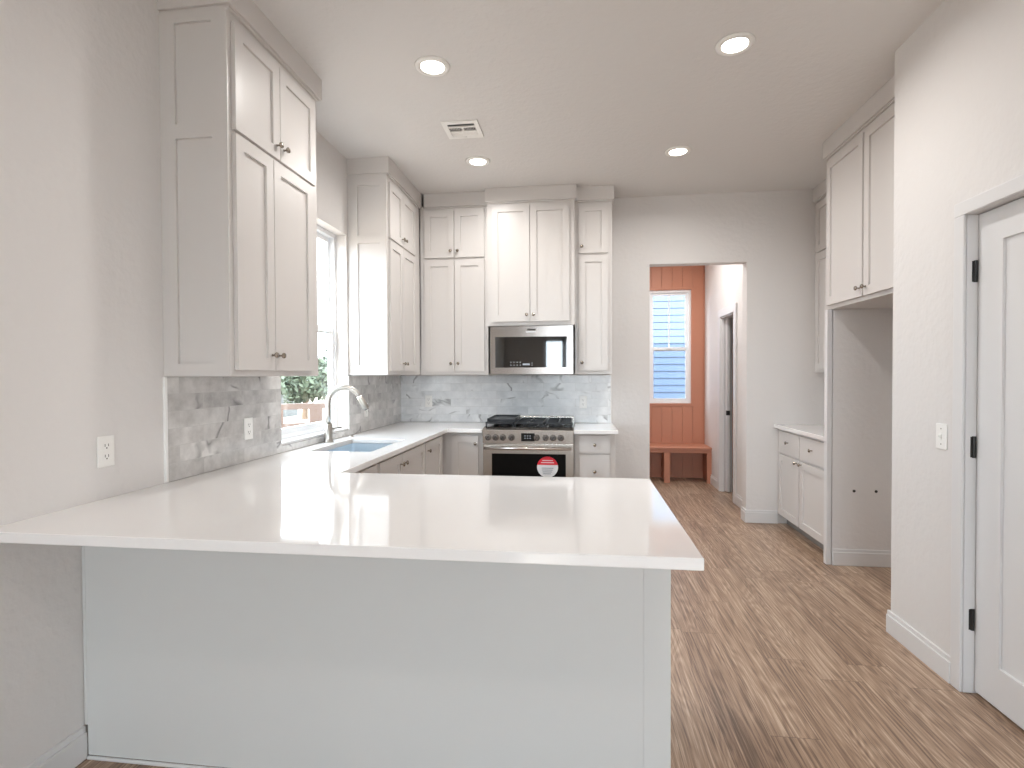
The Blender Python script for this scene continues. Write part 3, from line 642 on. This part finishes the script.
# ------------------------------------------------------------------ outlets and switch
def outlet(kind, base, u, z, label, switch=False):
    T = FR(kind, base); rt_ = thing('light_switch' if switch else 'outlet', label, 'switch' if switch else 'outlet', T(u, 0, z-.058), None if switch else 'outlets above the countertops')
    bm = bmesh.new(); fbox(bm, T, u-.036, u+.036, .0002, .006, z-.058, z+.058); obj('cover_plate', bm, 'plastic', rt_, .003)
    if switch:
        bm = bmesh.new(); fbox(bm, T, u-.0055, u+.0055, .006, .009, z-.013, z+.013); fbox(bm, T, u-.0045, u+.0045, .009, .019, z-.002, z+.010); obj('toggle', bm, 'plastic', rt_, .002)
        bm = bmesh.new()
        for s in (-.035, .035): fbox(bm, T, u-.003, u+.003, .006, .0065, z+s-.003, z+s+.003)
        obj('screw', bm, 'kick', rt_)
        return
    for s in (-.02, .02):
        bm = bmesh.new(); fbox(bm, T, u-.017, u+.017, .006, .0075, z+s-.014, z+s+.014); rc = obj('receptacle', bm, 'plastic', rt_, .004)
        bm = bmesh.new(); fbox(bm, T, u-.0085, u-.006, .0075, .0078, z+s-.002, z+s+.008); fbox(bm, T, u+.006, u+.0085, .0075, .0078, z+s-.002, z+s+.008); fbox(bm, T, u-.0025, u+.0025, .0075, .0078, z+s-.010, z+s-.005)
        obj('slots', bm, 'slot', rc)
outlet('left', 0, -3.357, 1.092, 'white wall outlet on bare painted wall at far left above the peninsula')
outlet('left', .010, -2.498, 1.092, 'white outlet on grey marble tile left of the window')
outlet('left', .010, -.905, 1.09, 'white outlet on marble tile right of the faucet, before the corner')
outlet('back', -.010, .293, 1.118, 'white outlet on back wall tile left of the range')
outlet('back', -.010, 1.812, 1.113, 'white outlet on back wall tile right of the range')
outlet('right', RX, -2.518, 1.087, 'white toggle light switch on the right wall beside the door', True)

# ------------------------------------------------------------------ ceiling lights and vent
def lamp(x, y, label, first=[None]):
    if first[0] is None:
        r = thing('ceiling_light', label, 'ceiling light', (x, y, H), 'recessed ceiling lights')
        bm = bmesh.new(); lathe(bm, [(.095, 0), (.093, .006), (.070, .012), (.062, .004)], (x, y, H), '-Z', 40); obj('trim_ring', bm, 'plastic', r, smooth=True)
        bm = bmesh.new(); lathe(bm, [(.0635, .003), (.0625, .0075), (0, .0085)], (x, y, H), '-Z', 40); obj('lens', bm, 'lens', r, smooth=True)
        first[0] = r
    else:
        r = first[0].copy(); COL.objects.link(r); r.location = (x, y, H); r['label'] = label
        for c in first[0].children:
            if c.type != 'MESH': continue
            d_ = c.copy(); COL.objects.link(d_); d_.parent = r
    l = bpy.data.lights.new('lamp_light', 'AREA'); l.shape = 'DISK'; l.size = .12; l.energy = (16 if y > 0 else 4 if y < -4 else LAMP_W); l.color = (1, .975, .945); l.spread = math.radians(165)
    o = bpy.data.objects.new('lamp_light', l); COL.objects.link(o); o.location = (x, y, H-.014)
for x, y, s in ((.991, -2.32, 'lit round recessed ceiling light nearest the tall left cabinet'), (2.562, -2.305, 'largest lit round recessed ceiling light, upper right'),
                (.995, -1.031, 'lit round recessed ceiling light just beyond the ceiling vent'), (2.513, -1.011, 'lit round recessed ceiling light before the mudroom opening wall'),
                (1.0, -5.2, 'lit round recessed ceiling light behind the viewer on the left'), (2.55, -5.2, 'lit round recessed ceiling light behind the viewer on the right'),
                (2.75, .95, 'lit round recessed ceiling light in the mudroom')):
    lamp(x, y, s)
vt = thing('ceiling_vent', 'small white square metal air vent in the ceiling beside a light', 'vent', (.995, -1.57, H))
vx0, vx1, vy0, vy1 = .872, 1.117, -1.70, -1.452
bm = bmesh.new(); zt = H-.0005; zb = H-.009
# plate with three louvred openings
ops = [(.905, 1.087, -1.665, -1.628), (.905, .990, -1.612, -1.560), (1.002, 1.087, -1.612, -1.560), (.905, 1.087, -1.545, -1.500)]
for q in ((vx0, vx1, vy0, -1.665), (vx0, vx1, -1.500, vy1), (vx0, .905, -1.665, -1.5), (1.087, vx1, -1.665, -1.5), (.905, 1.087, -1.628, -1.612), (.905, 1.087, -1.560, -1.545), (.990, 1.002, -1.612, -1.560)): box(bm, *q, zb, zt)
obj('grille_frame', bm, 'plastic', vt)
obj('backing', boxes((.9, 1.09, -1.67, -1.495, H-.002, H-.0007)), 'black', vt)
bm = bmesh.new()
for (a, b, c, d_) in ops[1:3]:
    n = 8
    for i in range(n): xx = a + (b-a)*(i+.5)/n; box(bm, xx-.0012, xx+.0010, c, d_, zb+.001, H-.0045)
for i in range(0): yy = -1.665 + .037*(i+.6)/2.2; box(bm, .905, 1.087, yy, yy+.005, zb+.001, H-.002)
for i in range(5): yy = -1.545 + .045*(i+.3)/5; box(bm, .905, 1.087, yy, yy+.007, zb+.001, H-.004)
obj('slats', bm, 'plastic', vt)
bm = bmesh.new(); box(bm, .99, 1.0, -1.49, -1.47, zb-.006, zb); obj('damper_lever', bm, 'plastic', vt)

# ------------------------------------------------------------------ mudroom bench
bn = thing('bench', 'clay orange built-in bench under the mudroom window', 'bench', (2.71, 1.97, 0))
obj('seat', boxes((2.001, 3.4245, 1.765, MY-.013, .428, .455)), 'clay', bn, .004)
obj('apron', boxes((2.001, 3.4245, 1.782, 1.80, .382, .4275)), 'clay', bn, .002)
for a, b in ((2.001, 2.06), (2.843, 2.917), (3.369, 3.4245)): obj('leg', boxes((a, b, 1.7815, 1.812, 0, .3815)), 'clay', bn, .002)
for a, b in ((2.87, 2.89), (3.405, 3.4245)): obj('divider', boxes((a, b, 1.8125, MY-.013, 0, .4275)), 'clay', bn)

# ------------------------------------------------------------------ outdoors
gr = obj('ground', boxes((-60, 60, -60, 60, -.5, -.14)), 'ground'); gr['kind'] = 'structure'
obj('patio', boxes((-.2, 4.8, -12, -8.51, -.139, -.02)), 'concrete')['kind'] = 'structure'
bpy.data.objects['patio'].name = 'floor_patio'
o = obj('added_sunshade_roof', boxes((-.6, 5, -10.6, -8.51, 3.05, 3.2)), 'trim'); o['kind'] = 'structure'  # unseen roof added to keep sun from entering through the rear glazing
o = obj('added_sunshade_post', boxes((0, .15, -10.55, -10.4, -.02, 3.05), (4.2, 4.35, -10.55, -10.4, -.02, 3.05)), 'trim'); o['kind'] = 'structure'  # posts under the added sun-blocking roof, out of view
# neighbouring house beyond the mudroom window
nh = thing('house', 'neighbouring house with pale blue-grey lap siding beyond the mudroom window', 'house', (3, 7.5, -.14))
bm = bmesh.new(); HY = 5.2
for i in range(30):
    z = -.14 + i*.132
    A = [bm.verts.new(p) for p in ((-1, HY, z), (9, HY, z), (9, HY+.02, z+.133), (-1, HY+.02, z+.133))]; bm.faces.new(A)
    B = [bm.verts.new(p) for p in ((-1, HY, z), (9, HY, z), (9, HY+.02, z), (-1, HY+.02, z))]; bm.faces.new(B)
box(bm, -1, 9, HY+.02, HY+6, -.14, 3.8)
obj('siding', bm, 'siding', nh)
bm = bmesh.new()
A = [bm.verts.new(p) for p in ((-1.4, HY-.5, 3.75), (-1.4, HY+6.5, 3.75), (-1.4, HY+3, 5.6))]; B = [bm.verts.new((9.4, v.co.y, v.co.z)) for v in A]
bm.faces.new(A); bm.faces.new(B[::-1])
for i in range(3): bm.faces.new((A[i], A[(i+1) % 3], B[(i+1) % 3], B[i]))
obj('roof', bm, 'roof', nh)
# low brick wall with dark gaps, shrubs and a tree beyond the kitchen window
def brickwall():
    t = thing('garden_wall', 'low brown brick garden wall with gaps seen through the kitchen window', 'wall', (-6.5, 6.5, -.14))
    bm = bmesh.new(); 
    for i in range(36):
        s = i*.46; p = Vector((-12.5, 2.5, 0)) + Vector((.83, .56, 0))*s
        for z, h in ((-.14, .34), (.55, .14)):
            c = bmesh.ops.create_cube(bm, size=1)['verts']
            bmesh.ops.scale(bm, verts=c, vec=(.462, .22, h)); bmesh.ops.rotate(bm, verts=c, cent=(0, 0, 0), matrix=Matrix.Rotation(math.atan2(.56, .83), 3, 'Z')); bmesh.ops.translate(bm, verts=c, vec=(p.x, p.y, z+h/2))
        if i % 2 == 0:
            c = bmesh.ops.create_cube(bm, size=1)['verts']
            bmesh.ops.scale(bm, verts=c, vec=(.30, .22, .36)); bmesh.ops.rotate(bm, verts=c, cent=(0, 0, 0), matrix=Matrix.Rotation(math.atan2(.56, .83), 3, 'Z')); bmesh.ops.translate(bm, verts=c, vec=(p.x, p.y, .37))
    obj('bricks', bm, 'fence', t)
brickwall()
def tree(x, y, h, r, label, seed):
    rnd = random.Random(seed); t = thing('tree', label, 'tree', (x, y, -.14), 'trees beyond the kitchen window')
    bm = bmesh.new(); tube(bm, [(x, y, -.14), (x+.05, y, h*.4), (x-.04, y+.05, h*.75)], [.11, .08, .04], 8)
    for a in range(5):
        an = a*1.3; tube(bm, [(x, y, h*.35), (x+math.cos(an)*r*.6, y+math.sin(an)*r*.6, h*.75)], [.05, .02], 6)
    obj('trunk', bm, 'bark', t)
    bm = bmesh.new()
    for i in range(2600):
        u = rnd.gauss(0, 1), rnd.gauss(0, 1), rnd.gauss(0, 1); n_ = math.sqrt(sum(c*c for c in u)); rr = r*(.55 + .45*rnd.random())*(1 + .25*math.sin(3*u[0]/n_*2 + seed))
        p = Vector((x, y, h*.68)) + Vector((u[0]/n_*rr, u[1]/n_*rr, u[2]/n_*rr*.85)); s = .09 + .06*rnd.random()
        d1 = Vector((rnd.random()-.5, rnd.random()-.5, rnd.random()-.5)).normalized(); d2 = d1.orthogonal().normalized()
        bm.faces.new([bm.verts.new(p + d1*s), bm.verts.new(p + d2*s*.45), bm.verts.new(p - d1*s), bm.verts.new(p - d2*s*.45)])
    obj('foliage', bm, 'leaf', t)
tree(-7.9, 12.7, 1.9, 1.05, 'leafy green tree seen through the kitchen window beyond the brick wall', 3)
tree(-9.0, 19.5, 2.9, 1.3, 'tall green tree farther off beyond the kitchen window', 5)
sb = thing('storage_shed', 'small blue-grey shed left of the tree outside the kitchen window', 'shed', (-9.9, 13.6, -.14))
obj('walls', boxes((-10.8, -9.1, 12.8, 14.4, -.14, 1.0)), 'bluebin', sb)
bm = bmesh.new()
A = [bm.verts.new(p) for p in ((-10.9, 12.7, 1.0), (-10.9, 14.5, 1.0), (-10.9, 13.6, 1.3))]; B = [bm.verts.new((-9.0, v.co.y, v.co.z)) for v in A]
bm.faces.new(A); bm.faces.new(B[::-1])
for i in range(3): bm.faces.new((A[i], A[(i+1) % 3], B[(i+1) % 3], B[i]))
obj('roof', bm, 'roof', sb)
